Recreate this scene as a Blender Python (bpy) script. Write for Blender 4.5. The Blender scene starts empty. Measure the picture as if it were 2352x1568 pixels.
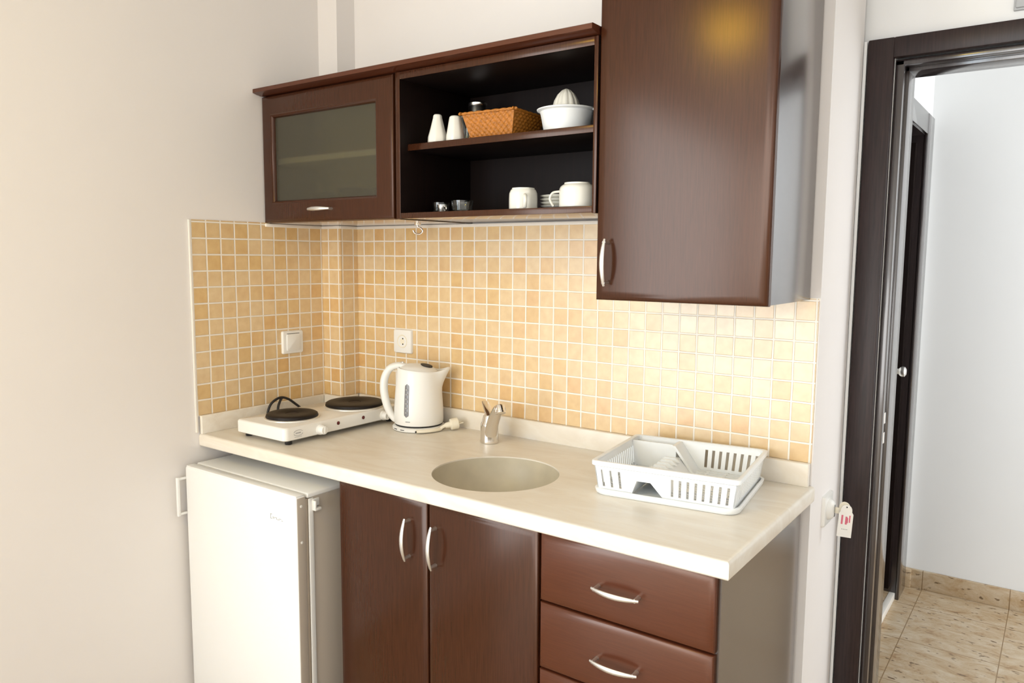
import bpy, bmesh, math, random
from mathutils import Vector, Matrix
random.seed(7)
PI = math.pi
sc = bpy.context.scene
COL = sc.collection
Z0 = 1.55                      # height of the top tile line above the floor
TOP = 0.895                    # worktop height
XL = -0.132                    # left wall

# ------------------------------------------------------------------ materials
def lin(c):
    return tuple(((v / 255) / 12.92 if v / 255 <= .04045 else ((v / 255 + .055) / 1.055) ** 2.4) for v in c)

def nodes(name):
    m = bpy.data.materials.new(name); m.use_nodes = True
    nt = m.node_tree
    return m, nt, nt.nodes['Principled BSDF']

def N(nt, typ, **kw):
    n = nt.nodes.new(typ)
    for k, v in kw.items():
        if k.startswith('_'): setattr(n, k[1:], v)
        else:
            n.inputs[k.replace('__', ' ')].default_value = v
    return n

def plain(name, col, rough=.5, metal=0, coat=0, bump=0, bscale=200, spec=.5, var=0, vscale=6):
    m, nt, b = nodes(name)
    c = (*col, 1)
    b.inputs['Base Color'].default_value = c
    b.inputs['Roughness'].default_value = rough
    b.inputs['Metallic'].default_value = metal
    b.inputs['Coat Weight'].default_value = coat
    b.inputs['Coat Roughness'].default_value = .12
    b.inputs['Specular IOR Level'].default_value = spec
    tc = nt.nodes.new('ShaderNodeTexCoord')
    nz = N(nt, 'ShaderNodeTexNoise', Scale=vscale, Detail=3.0)
    nt.links.new(tc.outputs['Object'], nz.inputs['Vector'])
    mx = nt.nodes.new('ShaderNodeMix'); mx.data_type = 'RGBA'
    mx.inputs['A'].default_value = c
    mx.inputs['B'].default_value = (*[v * (1 - var) for v in col], 1)
    nt.links.new(nz.outputs['Fac'], mx.inputs['Factor'])
    nt.links.new(mx.outputs['Result'], b.inputs['Base Color'])
    if bump:
        n2 = N(nt, 'ShaderNodeTexNoise', Scale=bscale, Detail=4.0)
        nt.links.new(tc.outputs['Object'], n2.inputs['Vector'])
        bp = N(nt, 'ShaderNodeBump', Strength=bump, Distance=.002)
        nt.links.new(n2.outputs['Fac'], bp.inputs['Height'])
        nt.links.new(bp.outputs['Normal'], b.inputs['Normal'])
    return m

def wood(name, c1, c2, rough=.36, tint=(1, 1, 1), scale=(90, 90, 2.2), coat=0.0, spec=.5, bump=.08, coat_rough=.1, coat_ior=1.5):
    m, nt, b = nodes(name)
    tc = nt.nodes.new('ShaderNodeTexCoord')
    mp = nt.nodes.new('ShaderNodeMapping'); mp.inputs['Scale'].default_value = scale
    nt.links.new(tc.outputs['Object'], mp.inputs['Vector'])
    nz = N(nt, 'ShaderNodeTexNoise', Scale=1.6, Detail=6.0, Roughness=.62, Distortion=.25)
    nt.links.new(mp.outputs['Vector'], nz.inputs['Vector'])
    n2 = N(nt, 'ShaderNodeTexNoise', Scale=2.2, Detail=2.0)
    nt.links.new(tc.outputs['Object'], n2.inputs['Vector'])
    r = nt.nodes.new('ShaderNodeValToRGB')
    r.color_ramp.elements[0].position = .3; r.color_ramp.elements[0].color = (*c1, 1)
    r.color_ramp.elements[1].position = .72; r.color_ramp.elements[1].color = (*c2, 1)
    nt.links.new(nz.outputs['Fac'], r.inputs['Fac'])
    mx = nt.nodes.new('ShaderNodeMix'); mx.data_type = 'RGBA'; mx.blend_type = 'MULTIPLY'
    mx.inputs['Factor'].default_value = .35
    nt.links.new(r.outputs['Color'], mx.inputs['A'])
    nt.links.new(n2.outputs['Fac'], mx.inputs['B'])
    nt.links.new(mx.outputs['Result'], b.inputs['Base Color'])
    b.inputs['Roughness'].default_value = rough
    b.inputs['Specular IOR Level'].default_value = spec
    b.inputs['Specular Tint'].default_value = (*tint, 1)
    b.inputs['Coat Weight'].default_value = coat
    b.inputs['Coat Roughness'].default_value = coat_rough; b.inputs['Coat IOR'].default_value = coat_ior
    bp = N(nt, 'ShaderNodeBump', Strength=bump, Distance=.001)
    nt.links.new(nz.outputs['Fac'], bp.inputs['Height'])
    nt.links.new(bp.outputs['Normal'], b.inputs['Normal'])
    return m

def tile_mat(name, axis, phase, seed):
    """5 cm glazed mosaic with pale grout; axis 0: along x, 1: along y"""
    m, nt, b = nodes(name)
    g = nt.nodes.new('ShaderNodeNewGeometry')
    sx = nt.nodes.new('ShaderNodeSeparateXYZ')
    nt.links.new(g.outputs['Position'], sx.inputs[0])
    def mth(op, a, bb=None, clamp=False):
        n = nt.nodes.new('ShaderNodeMath'); n.operation = op; n.use_clamp = clamp
        for i, v in enumerate((a, bb)):
            if v is None: continue
            if isinstance(v, (int, float)): n.inputs[i].default_value = v
            else: nt.links.new(v, n.inputs[i])
        return n.outputs[0]
    wob = N(nt, 'ShaderNodeTexNoise', Scale=9.0, Detail=1.0)
    nt.links.new(g.outputs['Position'], wob.inputs['Vector'])
    wv = mth('MULTIPLY', mth('SUBTRACT', wob.outputs['Fac'], .5), .05)
    u = mth('ADD', mth('DIVIDE', mth('SUBTRACT', sx.outputs[axis], phase), .05), wv)
    v = mth('ADD', mth('DIVIDE', mth('SUBTRACT', sx.outputs[2], Z0), .05), wv)
    fu, fv = mth('FRACT', mth('ADD', u, 100)), mth('FRACT', mth('ADD', v, 100))
    du = mth('MINIMUM', fu, mth('SUBTRACT', 1.0, fu)); dv = mth('MINIMUM', fv, mth('SUBTRACT', 1.0, fv))
    d = mth('MINIMUM', du, dv)
    mr = nt.nodes.new('ShaderNodeMapRange'); mr.interpolation_type = 'SMOOTHSTEP'
    mr.inputs['From Min'].default_value = .034; mr.inputs['From Max'].default_value = .062
    nt.links.new(d, mr.inputs['Value'])
    cb = nt.nodes.new('ShaderNodeCombineXYZ')
    nt.links.new(mth('FLOOR', u), cb.inputs[0]); nt.links.new(mth('FLOOR', v), cb.inputs[1]); cb.inputs[2].default_value = seed
    wn = nt.nodes.new('ShaderNodeTexWhiteNoise'); nt.links.new(cb.outputs[0], wn.inputs['Vector'])
    ramp = nt.nodes.new('ShaderNodeValToRGB'); e = ramp.color_ramp.elements
    e[0].position = 0; e[0].color = (*TILE[0], 1)
    e[1].position = 1; e[1].color = (*TILE[3], 1)
    for p_, c_ in ((.35, TILE[1]), (.7, TILE[2])):
        k = e.new(p_); k.color = (*c_, 1)
    nt.links.new(wn.outputs['Value'], ramp.inputs['Fac'])
    cl = N(nt, 'ShaderNodeTexNoise', Scale=38.0, Detail=3.0)
    nt.links.new(g.outputs['Position'], cl.inputs['Vector'])
    mx0 = nt.nodes.new('ShaderNodeMix'); mx0.data_type = 'RGBA'; mx0.blend_type = 'SOFT_LIGHT'; mx0.inputs['Factor'].default_value = .45
    nt.links.new(ramp.outputs['Color'], mx0.inputs['A']); nt.links.new(cl.outputs['Fac'], mx0.inputs['B'])
    mx = nt.nodes.new('ShaderNodeMix'); mx.data_type = 'RGBA'
    mx.inputs['A'].default_value = (.86, .80, .70, 1)
    nt.links.new(mx0.outputs['Result'], mx.inputs['B']); nt.links.new(mr.outputs['Result'], mx.inputs['Factor'])
    nt.links.new(mx.outputs['Result'], b.inputs['Base Color'])
    rr = nt.nodes.new('ShaderNodeMapRange'); rr.inputs['To Min'].default_value = .7; rr.inputs['To Max'].default_value = .38
    nt.links.new(mr.outputs['Result'], rr.inputs['Value']); nt.links.new(rr.outputs['Result'], b.inputs['Roughness'])
    b.inputs['Specular IOR Level'].default_value = 1.0; b.inputs['IOR'].default_value = 1.7
    hn = mth('ADD', mr.outputs['Result'], mth('MULTIPLY', cl.outputs['Fac'], .16))
    bp = N(nt, 'ShaderNodeBump', Strength=.55, Distance=.0025)
    nt.links.new(hn, bp.inputs['Height']); nt.links.new(bp.outputs['Normal'], b.inputs['Normal'])
    return m

def marble(name):
    m, nt, b = nodes(name)
    tc = nt.nodes.new('ShaderNodeTexCoord')
    mp = nt.nodes.new('ShaderNodeMapping'); mp.inputs['Scale'].default_value = (2.2, 7, 7); mp.inputs['Rotation'].default_value = (0, 0, .45)
    nt.links.new(tc.outputs['Object'], mp.inputs['Vector'])
    nz = N(nt, 'ShaderNodeTexNoise', Scale=1.5, Detail=7.0, Roughness=.6, Distortion=1.6)
    nt.links.new(mp.outputs['Vector'], nz.inputs['Vector'])
    r = nt.nodes.new('ShaderNodeValToRGB'); e = r.color_ramp.elements
    e[0].position = .3; e[0].color = (*lin((222, 212, 196)), 1)
    e[1].position = .62; e[1].color = (*lin((233, 227, 215)), 1)
    k = e.new(.5); k.color = (*lin((229, 221, 207)), 1)
    nt.links.new(nz.outputs['Fac'], r.inputs['Fac']); nt.links.new(r.outputs['Color'], b.inputs['Base Color'])
    b.inputs['Roughness'].default_value = .34
    return m

def travertine(name, tint=1.0):
    m, nt, b = nodes(name)
    g = nt.nodes.new('ShaderNodeNewGeometry')
    mp = nt.nodes.new('ShaderNodeMapping'); mp.inputs['Scale'].default_value = (6.5, 12, 12)
    nt.links.new(g.outputs['Position'], mp.inputs['Vector'])
    nz = N(nt, 'ShaderNodeTexNoise', Scale=1.5, Detail=9.0, Roughness=.74, Distortion=.5)
    nt.links.new(mp.outputs['Vector'], nz.inputs['Vector'])
    r = nt.nodes.new('ShaderNodeValToRGB'); e = r.color_ramp.elements
    e[0].position = .3; e[0].color = (*[c * tint for c in lin((160, 118, 76))], 1)
    e[1].position = .66; e[1].color = (*[c * tint for c in lin((226, 210, 184))], 1)
    k = e.new(.43); k.color = (*[c * tint for c in lin((202, 174, 136))], 1)
    nt.links.new(nz.outputs['Fac'], r.inputs['Fac'])
    # pits
    mp2 = nt.nodes.new('ShaderNodeMapping'); mp2.inputs['Scale'].default_value = (26, 52, 52)
    nt.links.new(g.outputs['Position'], mp2.inputs['Vector'])
    n2 = N(nt, 'ShaderNodeTexNoise', Scale=1.0, Detail=3.0)
    nt.links.new(mp2.outputs['Vector'], n2.inputs['Vector'])
    pr = nt.nodes.new('ShaderNodeMapRange'); pr.inputs['From Min'].default_value = .62; pr.inputs['From Max'].default_value = .67
    nt.links.new(n2.outputs['Fac'], pr.inputs['Value'])
    mx = nt.nodes.new('ShaderNodeMix'); mx.data_type = 'RGBA'; mx.inputs['B'].default_value = (*lin((120, 98, 72)), 1)
    nt.links.new(r.outputs['Color'], mx.inputs['A']); nt.links.new(pr.outputs['Result'], mx.inputs['Factor'])
    # joints: rows every 34 cm in y, 31 cm in x
    sx = nt.nodes.new('ShaderNodeSeparateXYZ'); nt.links.new(g.outputs['Position'], sx.inputs[0])
    def mth(op, a, bb=None):
        n = nt.nodes.new('ShaderNodeMath'); n.operation = op
        for i, v in enumerate((a, bb)):
            if v is None: continue
            if isinstance(v, (int, float)): n.inputs[i].default_value = v
            else: nt.links.new(v, n.inputs[i])
        return n.outputs[0]
    def edge(out, ph, pitch):
        f = mth('FRACT', mth('ADD', mth('DIVIDE', mth('SUBTRACT', out, ph), pitch), 50))
        return mth('MULTIPLY', mth('MINIMUM', f, mth('SUBTRACT', 1.0, f)), pitch)
    d = mth('MINIMUM', edge(sx.outputs[0], 1.6, .325), edge(sx.outputs[1], 1.585, .345))
    jr = nt.nodes.new('ShaderNodeMapRange'); jr.inputs['From Min'].default_value = .0012; jr.inputs['From Max'].default_value = .0022
    nt.links.new(d, jr.inputs['Value'])
    mj = nt.nodes.new('ShaderNodeMix'); mj.data_type = 'RGBA'; mj.inputs['A'].default_value = (*lin((142, 116, 82)), 1)
    nt.links.new(mx.outputs['Result'], mj.inputs['B']); nt.links.new(jr.outputs['Result'], mj.inputs['Factor'])
    nt.links.new(mj.outputs['Result'], b.inputs['Base Color'])
    b.inputs['Roughness'].default_value = .38
    return m

TILE = [(.67, .43, .16), (.70, .49, .24), (.72, .53, .29), (.67, .40, .14)]
M = {}
M['paint'] = plain('wall_paint', (.83, .795, .77), .85, bump=.06, bscale=90, var=.03)
M['paint_hall'] = plain('hall_paint', (.83, .84, .84), .85, bump=.05, bscale=90, var=.02)
M['ceil'] = plain('ceiling_paint', (.84, .82, .79), .9)
M['wood'] = wood('kitchen_wood', lin((56, 29, 15)), lin((72, 38, 22)), .20, tint=(1, .78, .66), spec=.45, scale=(220, 220, 9), bump=.02)
M['wood_h'] = wood('kitchen_wood_lit', lin((82, 42, 26)), lin((92, 48, 30)), .24, tint=(1, .80, .68), scale=(9, 220, 220), spec=.6, bump=.02)  # same finish, horizontal grain; sheen on the drawers put into a lighter base
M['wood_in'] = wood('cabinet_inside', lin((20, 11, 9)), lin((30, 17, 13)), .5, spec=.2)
M['cream_in'] = plain('cabinet_back_board', lin((170, 158, 128)), .6)
M['wood_side'] = wood('cabinet_side', lin((48, 32, 24)), lin((66, 44, 34)), .22, coat=1, coat_ior=1.62, coat_rough=.24, spec=.6, bump=0)
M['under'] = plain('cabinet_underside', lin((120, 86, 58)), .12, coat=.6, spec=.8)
M['door_wood'] = wood('door_frame_wood', lin((28, 18, 18)), lin((58, 40, 39)), .40, scale=(120, 120, 5), spec=.4, bump=.35)
M['door_lin'] = wood('door_lining_wood', lin((34, 26, 26)), lin((58, 46, 46)), .3, scale=(120, 120, 5), coat=1, coat_ior=1.62, coat_rough=.12, spec=.5, bump=0)
M['tile_l'] = tile_mat('mosaic_left', 1, -.5911, 1.5)
M['tile_pf'] = tile_mat('mosaic_pillar_front', 0, -.0945, 2.5)
M['tile_ps'] = tile_mat('mosaic_pillar_side', 1, -.026, 3.5)
M['tile_b'] = tile_mat('mosaic_back', 0, 0, 4.5)
M['grout'] = plain('white_sealant', (.86, .82, .75), .45)
M['marble'] = marble('cream_marble')
M['basin'] = plain('basin_stone', lin((206, 196, 172)), .4, var=.3, vscale=16)
M['trav'] = travertine('travertine', .78)
M['trav_dim'] = travertine('travertine_dimmed', .7)  # same stone as the hall, colour darkened to dim its reflected light
M['trav_s'] = travertine('travertine_skirting', .85)
M['white'] = plain('white_plastic', (.84, .83, .79), .3)
M['rack'] = plain('rack_plastic', (.87, .89, .89), .35)
M['cream'] = plain('cream_plastic', (.84, .78, .63), .35)
M['enamel'] = plain('white_enamel', (.83, .81, .76), .16, coat=.4)
M['fridge'] = plain('fridge_lacquer', (.83, .83, .81), .34, bump=.02, bscale=400)
M['fridge_shade'] = plain('fridge_side_shaded', (.50, .44, .37), .36)  # white body; shading of the side put into a darker base colour
M['gasket'] = plain('gasket', (.50, .42, .33), .6)
M['black'] = plain('black_rubber', (.012, .011, .012), .5)
M['hot'] = plain('cast_iron', (.012, .008, .006), .5, spec=.25, bump=.15, bscale=300)
M['steel_rim'] = plain('burner_rim', (.78, .74, .66), .28, metal=.4)
M['chrome'] = plain('chrome', (.80, .77, .73), .12, metal=1)
M['nickel'] = plain('satin_nickel', (.74, .73, .71), .42, metal=1)
M['steel'] = plain('steel', (.74, .72, .68), .2, metal=1)
M['china'] = plain('white_china', (.83, .81, .73), .18, coat=.3)
M['wicker'] = plain('wicker', lin((216, 136, 44)), .5, bump=.5, bscale=260, var=.75, vscale=150)
M['grey'] = plain('grey_print', lin((150, 150, 150)), .5)
M['gauge'] = plain('gauge_grey', lin((120, 120, 122)), .25, coat=.5)
M['dark'] = plain('dark_hole', (.01, .008, .007), .6)
M['red'] = plain('dark_red_lens', (.10, .01, .01), .25)
M['pink'] = plain('pink_print', lin((214, 110, 130)), .6)
M['plate'] = plain('grey_panel', lin((170, 172, 174)), .5)
M['leaf'] = wood('unlit_door_leaf', lin((16, 8, 6)), lin((26, 13, 10)), .6, spec=.1)  # dark wood, base deepened to near black to paint in the unlit room
m, nt, b = nodes('frosted_glass')
b.inputs['Base Color'].default_value = (*lin((165, 160, 136)), 1); b.inputs['Roughness'].default_value = .14
b.inputs['Transmission Weight'].default_value = .9; b.inputs['IOR'].default_value = 1.45
nzz = N(nt, 'ShaderNodeTexNoise', Scale=500.0); bpp = N(nt, 'ShaderNodeBump', Strength=.1, Distance=.001)
nt.links.new(nzz.outputs['Fac'], bpp.inputs['Height']); nt.links.new(bpp.outputs['Normal'], b.inputs['Normal'])
M['frost'] = m
m, nt, b = nodes('clear_glass')
b.inputs['Base Color'].default_value = (.9, .92, .9, 1); b.inputs['Roughness'].default_value = .02
b.inputs['Transmission Weight'].default_value = 1; b.inputs['IOR'].default_value = 1.48
M['glass'] = m
m, nt, b = nodes('warm_lamp')
b.inputs['Base Color'].default_value = (.9, .8, .6, 1)
b.inputs['Emission Color'].default_value = (1, .69, .08, 1); b.inputs['Emission Strength'].default_value = 29
M['lamp'] = m

# ------------------------------------------------------------------ object helpers
ORG = {}
def thing(name, label, cat, loc, group=None, rot=0):
    o = bpy.data.objects.new(name, None); COL.objects.link(o)
    o.empty_display_size = .05; o.location = loc; o.rotation_euler = (0, 0, rot)
    o['label'] = label; o['category'] = cat
    if group: o['group'] = group
    ORG[o.name] = Vector(loc)
    return o

def obj(name, bm, mat, parent=None, world=True, smooth=40, label=None):
    me = bpy.data.meshes.new(name)
    bmesh.ops.recalc_face_normals(bm, faces=bm.faces[:])
    if parent is not None:
        org = ORG[parent.name]
    else:
        xs = [v.co for v in bm.verts]
        org = Vector(((min(v.x for v in xs) + max(v.x for v in xs)) / 2, (min(v.y for v in xs) + max(v.y for v in xs)) / 2, min(v.z for v in xs)))
    if world:
        bmesh.ops.translate(bm, verts=bm.verts[:], vec=-org)
    bm.to_mesh(me); bm.free()
    if smooth:
        for p in me.polygons: p.use_smooth = not (len(p.vertices) <= 4 and p.area > .003)
        me.set_sharp_from_angle(angle=math.radians(smooth))
    o = bpy.data.objects.new(name, me); COL.objects.link(o)
    for mm in (mat if isinstance(mat, (list, tuple)) else [mat]): me.materials.append(M[mm])
    if parent is not None:
        o.parent = parent
    else:
        o.location = org
    ORG[o.name] = org
    if label: o['label'] = label
    return o

def tag(o, label, cat, group=None):
    o['label'] = label; o['category'] = cat
    if group: o['group'] = group
    return o

def struct(name, bm, mat, parent=None, smooth=40):
    o = obj(name, bm, mat, parent, smooth=smooth)
    if parent is None: o['kind'] = 'structure'
    return o

def nb(): return bmesh.new()

def box(bm, x0, x1, y0, y1, z0, z1, bev=0, seg=2, mi=0, mat=None):
    r = bmesh.ops.create_cube(bm, size=1)
    vs = r['verts']
    for v in vs:
        v.co = Vector(((x0 + x1) / 2 + v.co.x * (x1 - x0), (y0 + y1) / 2 + v.co.y * (y1 - y0), (z0 + z1) / 2 + v.co.z * (z1 - z0)))
    fs = list({f for v in vs for f in v.link_faces})
    for f in fs: f.material_index = mi
    if bev:
        es = list({e for v in vs for e in v.link_edges})
        res = bmesh.ops.bevel(bm, geom=es, offset=bev, segments=seg, affect='EDGES', profile=.5)
        vs = list({v for f in res['faces'] for v in f.verts} | {v for v in vs if v.is_valid})
    if mat is not None:
        bmesh.ops.transform(bm, matrix=mat, verts=[v for v in vs if v.is_valid])
    return vs

def boxes(*args, bev=0, seg=2):
    bm = nb()
    for a in args: box(bm, *a, bev=bev, seg=seg)
    return bm

def prism(bm, pts, d, frame):
    """polygon pts (u,v) extruded from 0 to d; frame(u,v,w)->xyz"""
    a = [bm.verts.new(frame(u, v, 0)) for u, v in pts]
    c = [bm.verts.new(frame(u, v, d)) for u, v in pts]
    bm.faces.new(a); bm.faces.new(c[::-1])
    n = len(pts)
    for i in range(n):
        bm.faces.new([a[i], c[i], c[(i + 1) % n], a[(i + 1) % n]])
    return a + c

def lathe(bm, prof, c, seg=40, axis=None, caps=True, rfun=None, mi=0):
    """prof: list of (r, h) from bottom to top around c; axis direction"""
    ax = Vector(axis or (0, 0, 1)).normalized()
    t = Vector((1, 0, 0)) if abs(ax.x) < .9 else Vector((0, 1, 0))
    e1 = (t - ax * t.dot(ax)).normalized(); e2 = ax.cross(e1)
    c = Vector(c); rings = []
    for r, h in prof:
        ring = []
        for i in range(seg):
            a = 2 * PI * i / seg
            rr = r if rfun is None else rfun(a, r, h)
            ring.append(bm.verts.new(c + ax * h + (e1 * math.cos(a) + e2 * math.sin(a)) * rr))
        rings.append(ring)
    for k in range(len(rings) - 1):
        for i in range(seg):
            f = bm.faces.new([rings[k][i], rings[k][(i + 1) % seg], rings[k + 1][(i + 1) % seg], rings[k + 1][i]]); f.material_index = mi
    if caps:
        for ring in (rings[0], rings[-1]):
            f = bm.faces.new(ring); f.material_index = mi
    return rings

def catmull(pts, n=8, closed=False):
    P = [Vector(p) for p in pts]; out = []
    L = len(P)
    rng = range(L) if closed else range(L - 1)
    for i in rng:
        if closed: p0, p1, p2, p3 = P[(i - 1) % L], P[i], P[(i + 1) % L], P[(i + 2) % L]
        else:
            p1, p2 = P[i], P[i + 1]
            p0 = P[i - 1] if i else p1 * 2 - p2
            p3 = P[i + 2] if i + 2 < L else p2 * 2 - p1
        for k in range(n):
            t = k / n
            out.append(.5 * ((2 * p1) + (p2 - p0) * t + (2 * p0 - 5 * p1 + 4 * p2 - p3) * t * t + (3 * p1 - p0 - 3 * p2 + p3) * t ** 3))
    if not closed: out.append(P[-1])
    return out

def tube(bm, pts, rad, seg=12, up=(0, 0, 1), closed=False, cap=True):
    """sweep; rad: r | (ra,rb) | list of those; ra along side, rb along up"""
    P = [Vector(p) for p in pts]; n = len(P); rings = []
    side = None
    for i in range(n):
        if closed: t = (P[(i + 1) % n] - P[(i - 1) % n])
        else: t = P[min(i + 1, n - 1)] - P[max(i - 1, 0)]
        t.normalize()
        if side is None:
            u = Vector(up); side = t.cross(u)
            if side.length < 1e-4: side = t.cross(Vector((1, 0, 0)))
            side.normalize()
        else:
            side = (side - t * side.dot(t)).normalized()
        w = side.cross(t).normalized()
        r = rad[i] if isinstance(rad, list) else rad
        ra, rb = r if isinstance(r, tuple) else (r, r)
        rings.append([bm.verts.new(P[i] + side * math.cos(2 * PI * k / seg) * ra + w * math.sin(2 * PI * k / seg) * rb) for k in range(seg)])
    m = n if closed else n - 1
    for i in range(m):
        A, B = rings[i], rings[(i + 1) % n]
        for k in range(seg):
            bm.faces.new([A[k], A[(k + 1) % seg], B[(k + 1) % seg], B[k]])
    if cap and not closed:
        bm.faces.new(rings[0]); bm.faces.new(rings[-1][::-1])
    return rings

def rrect(cx, cy, w, d, r, n=6):
    pts = []
    for sx, sy, a0 in ((1, -1, -PI / 2), (1, 1, 0), (-1, 1, PI / 2), (-1, -1, PI)):
        for k in range(n + 1):
            a = a0 + PI / 2 * k / n
            pts.append((cx + sx * (w / 2 - r) + math.cos(a) * r, cy + sy * (d / 2 - r) + math.sin(a) * r))
    return pts

def loft(bm, rings, cap0=True, cap1=True):
    R = [[bm.verts.new(p) for p in ring] for ring in rings]
    n = len(R[0])
    for k in range(len(R) - 1):
        for i in range(n):
            bm.faces.new([R[k][i], R[k][(i + 1) % n], R[k + 1][(i + 1) % n], R[k + 1][i]])
    if cap0: bm.faces.new(R[0][::-1])
    if cap1: bm.faces.new(R[-1])
    return R

def pillow(x0, x1, z0, z1, yb, yf, soft=.018):
    """cabinet front facing -y with softly rounded edges"""
    bm = nb(); rings = []
    for ins, dy in ((0, yb), (0, yf + .008), (.0012, yf + .0058), (.004, yf + .0040), (.010, yf + .0018), (soft, yf)):
        rings.append([(x0 + ins, dy, z0 + ins), (x1 - ins, dy, z0 + ins), (x1 - ins, dy, z1 - ins), (x0 + ins, dy, z1 - ins)])
    loft(bm, rings)
    return bm

def bow(parent, cx, cz, y, axis, length=.108, mat='nickel'):
    """arched bar handle on a front facing -y"""
    bm = nb(); n = 17; pts = []; rad = []
    for i in range(n):
        s = -1 + 2 * i / (n - 1)
        off = .017 + .013 * (1 - s * s)
        p = (cx + s * length / 2, y - off, cz) if axis == 'x' else (cx, y - off, cz + s * length / 2)
        pts.append(p)
        wdt = .0032 + .0028 * (1 - s * s)
        rad.append((.0026, wdt) if axis == 'x' else (wdt, .0026))
    tube(bm, pts, rad, 12, up=(0, 0, 1) if axis == 'x' else (0, -1, 0))
    for s in (-.86, .86):
        c = (cx + s * length / 2, y + .001, cz) if axis == 'x' else (cx, y + .001, cz + s * length / 2)
        lathe(bm, [(.0052, 0), (.0045, .006), (.0042, .022)], c, 14, axis=(0, -1, 0))
    return obj('handle', bm, mat, parent)

def copy_tree(o, parent=None):
    c = o.copy(); COL.objects.link(c)
    if parent is not None:
        c.parent = parent
    for ch in list(o.children): copy_tree(ch, c)
    return c

# ------------------------------------------------------------------ the setting
CEIL = 2.62
XR, YF = 3.4, -6.6            # right wall, far end wall
struct('floor', boxes((-.35, 3.9, -6.9, .36, -.06, 0)), 'trav_dim', smooth=0)
struct('floor_hall', boxes((-.35, 3.9, .36, 2.2, -.06, 0)), 'trav', smooth=0)
struct('ceiling', boxes((-.35, 3.9, -6.9, 2.2, CEIL, CEIL + .06)), 'ceil', smooth=0)
# balcony window in the left wall, out of frame
WY0, WY1, WZ0, WZ1 = -6.3, -2.4, .15, 2.35
wl = struct('wall_left', boxes((XL - .15, XL, WY1, .15, 0, CEIL), (XL - .15, XL, YF - .15, WY0, 0, CEIL), (XL - .15, XL, WY0, WY1, 0, WZ0), (XL - .15, XL, WY0, WY1, WZ1, CEIL)), 'paint', smooth=0)
wb = struct('wall_back', boxes((XL, 1.557, 0, .302, 0, CEIL)), 'paint', smooth=0)
wp = struct('wall_pillar', boxes((XL, -.0375, -.0811, 0, 0, CEIL)), 'paint', smooth=0)
struct('wall_right', boxes((XR, XR + .15, YF, .3, 0, CEIL)), 'paint', smooth=0)
UX_0, UX_1 = .0, 2.3         # unseen second window, added in the end wall for sheen on the tall door
struct('wall_front', boxes((XL, UX_0, YF - .15, YF, 0, CEIL), (UX_1, XR, YF - .15, YF, 0, CEIL), (UX_0, UX_1, YF - .15, YF, 0, WZ0), (UX_0, UX_1, YF - .15, YF, WZ1, CEIL)), 'paint', smooth=0)
struct('window_added', boxes((UX_0, UX_0 + .06, YF - .11, YF - .05, WZ0, WZ1), (UX_1 - .06, UX_1, YF - .11, YF - .05, WZ0, WZ1), (UX_0, UX_1, YF - .11, YF - .05, WZ0, WZ0 + .06), (UX_0, UX_1, YF - .11, YF - .05, WZ1 - .06, WZ1), (1.11, 1.19, YF - .11, YF - .05, WZ0, WZ1)), 'white', smooth=0)
fx0, fx1, ym = XL - .11, XL - .05, (WY0 + WY1) / 2
struct('window_1', boxes((fx0, fx1, WY0, WY0 + .06, WZ0, WZ1), (fx0, fx1, WY1 - .06, WY1, WZ0, WZ1), (fx0, fx1, WY0, WY1, WZ0, WZ0 + .06), (fx0, fx1, WY0, WY1, WZ1 - .06, WZ1), (fx0, fx1, ym - .04, ym + .04, WZ0, WZ1)), 'white', smooth=0)
# door wall (set back 30 cm), opening 1.66 .. 2.50
DW0, DW1 = .32, .452
OX0, OX1, OZ = 1.632, 2.55, 1.985 - .05
struct('wall_door', boxes((1.40, OX0, DW0, DW1, 0, CEIL), (OX1, 3.75, DW0, DW1, 0, CEIL), (OX0, OX1, DW0, DW1, OZ + .035, CEIL)), 'paint_hall', smooth=0)
# hall behind
HX, HY = 1.52, 1.805
V0, V1, VZ = .56, 1.605, Z0 + .40    # second doorway, two leaves
struct('wall_hall_left', boxes((HX - .12, HX, DW1, V0, 0, CEIL), (HX - .12, HX, V1 + .02, HY, 0, CEIL), (HX - .12, HX, V0, V1 + .02, VZ + .02, CEIL)), 'paint_hall', smooth=0)
struct('wall_hall_back', boxes((HX - .12, 3.75, HY, HY + .12, 0, CEIL)), 'paint_hall', smooth=0)
struct('wall_hall_right', boxes((3.6, 3.75, DW1, HY, 0, CEIL)), 'paint_hall', smooth=0)
# small dark room behind the second doorway
struct('wall_closet_left', boxes((.45, .57, DW1, 2.05, 0, CEIL)), 'paint_hall', smooth=0)
struct('wall_closet_back', boxes((.57, HX - .12, 1.90, 2.02, 0, CEIL)), 'paint_hall', smooth=0)
struct('wall_closet_front', boxes((.45, 1.40, DW1 - .13, DW1, 0, CEIL)), 'paint_hall', smooth=0)
# skirting
struct('baseboard_hall_back', boxes((HX, 3.6, HY - .018, HY, 0, .083), bev=.003), 'trav_s')
struct('baseboard_hall_left', boxes((HX, HX + .035, 1.775, HY - .018, 0, .083), bev=.003), 'trav_s')
struct('floor_closet', boxes((.57, HX - .022, DW1, 1.9, 0, .028)), 'trav', smooth=0)
struct('trim_threshold', boxes((HX - .022, HX + .001, V0, V1, 0, .030), bev=.002), 'grout')

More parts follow.
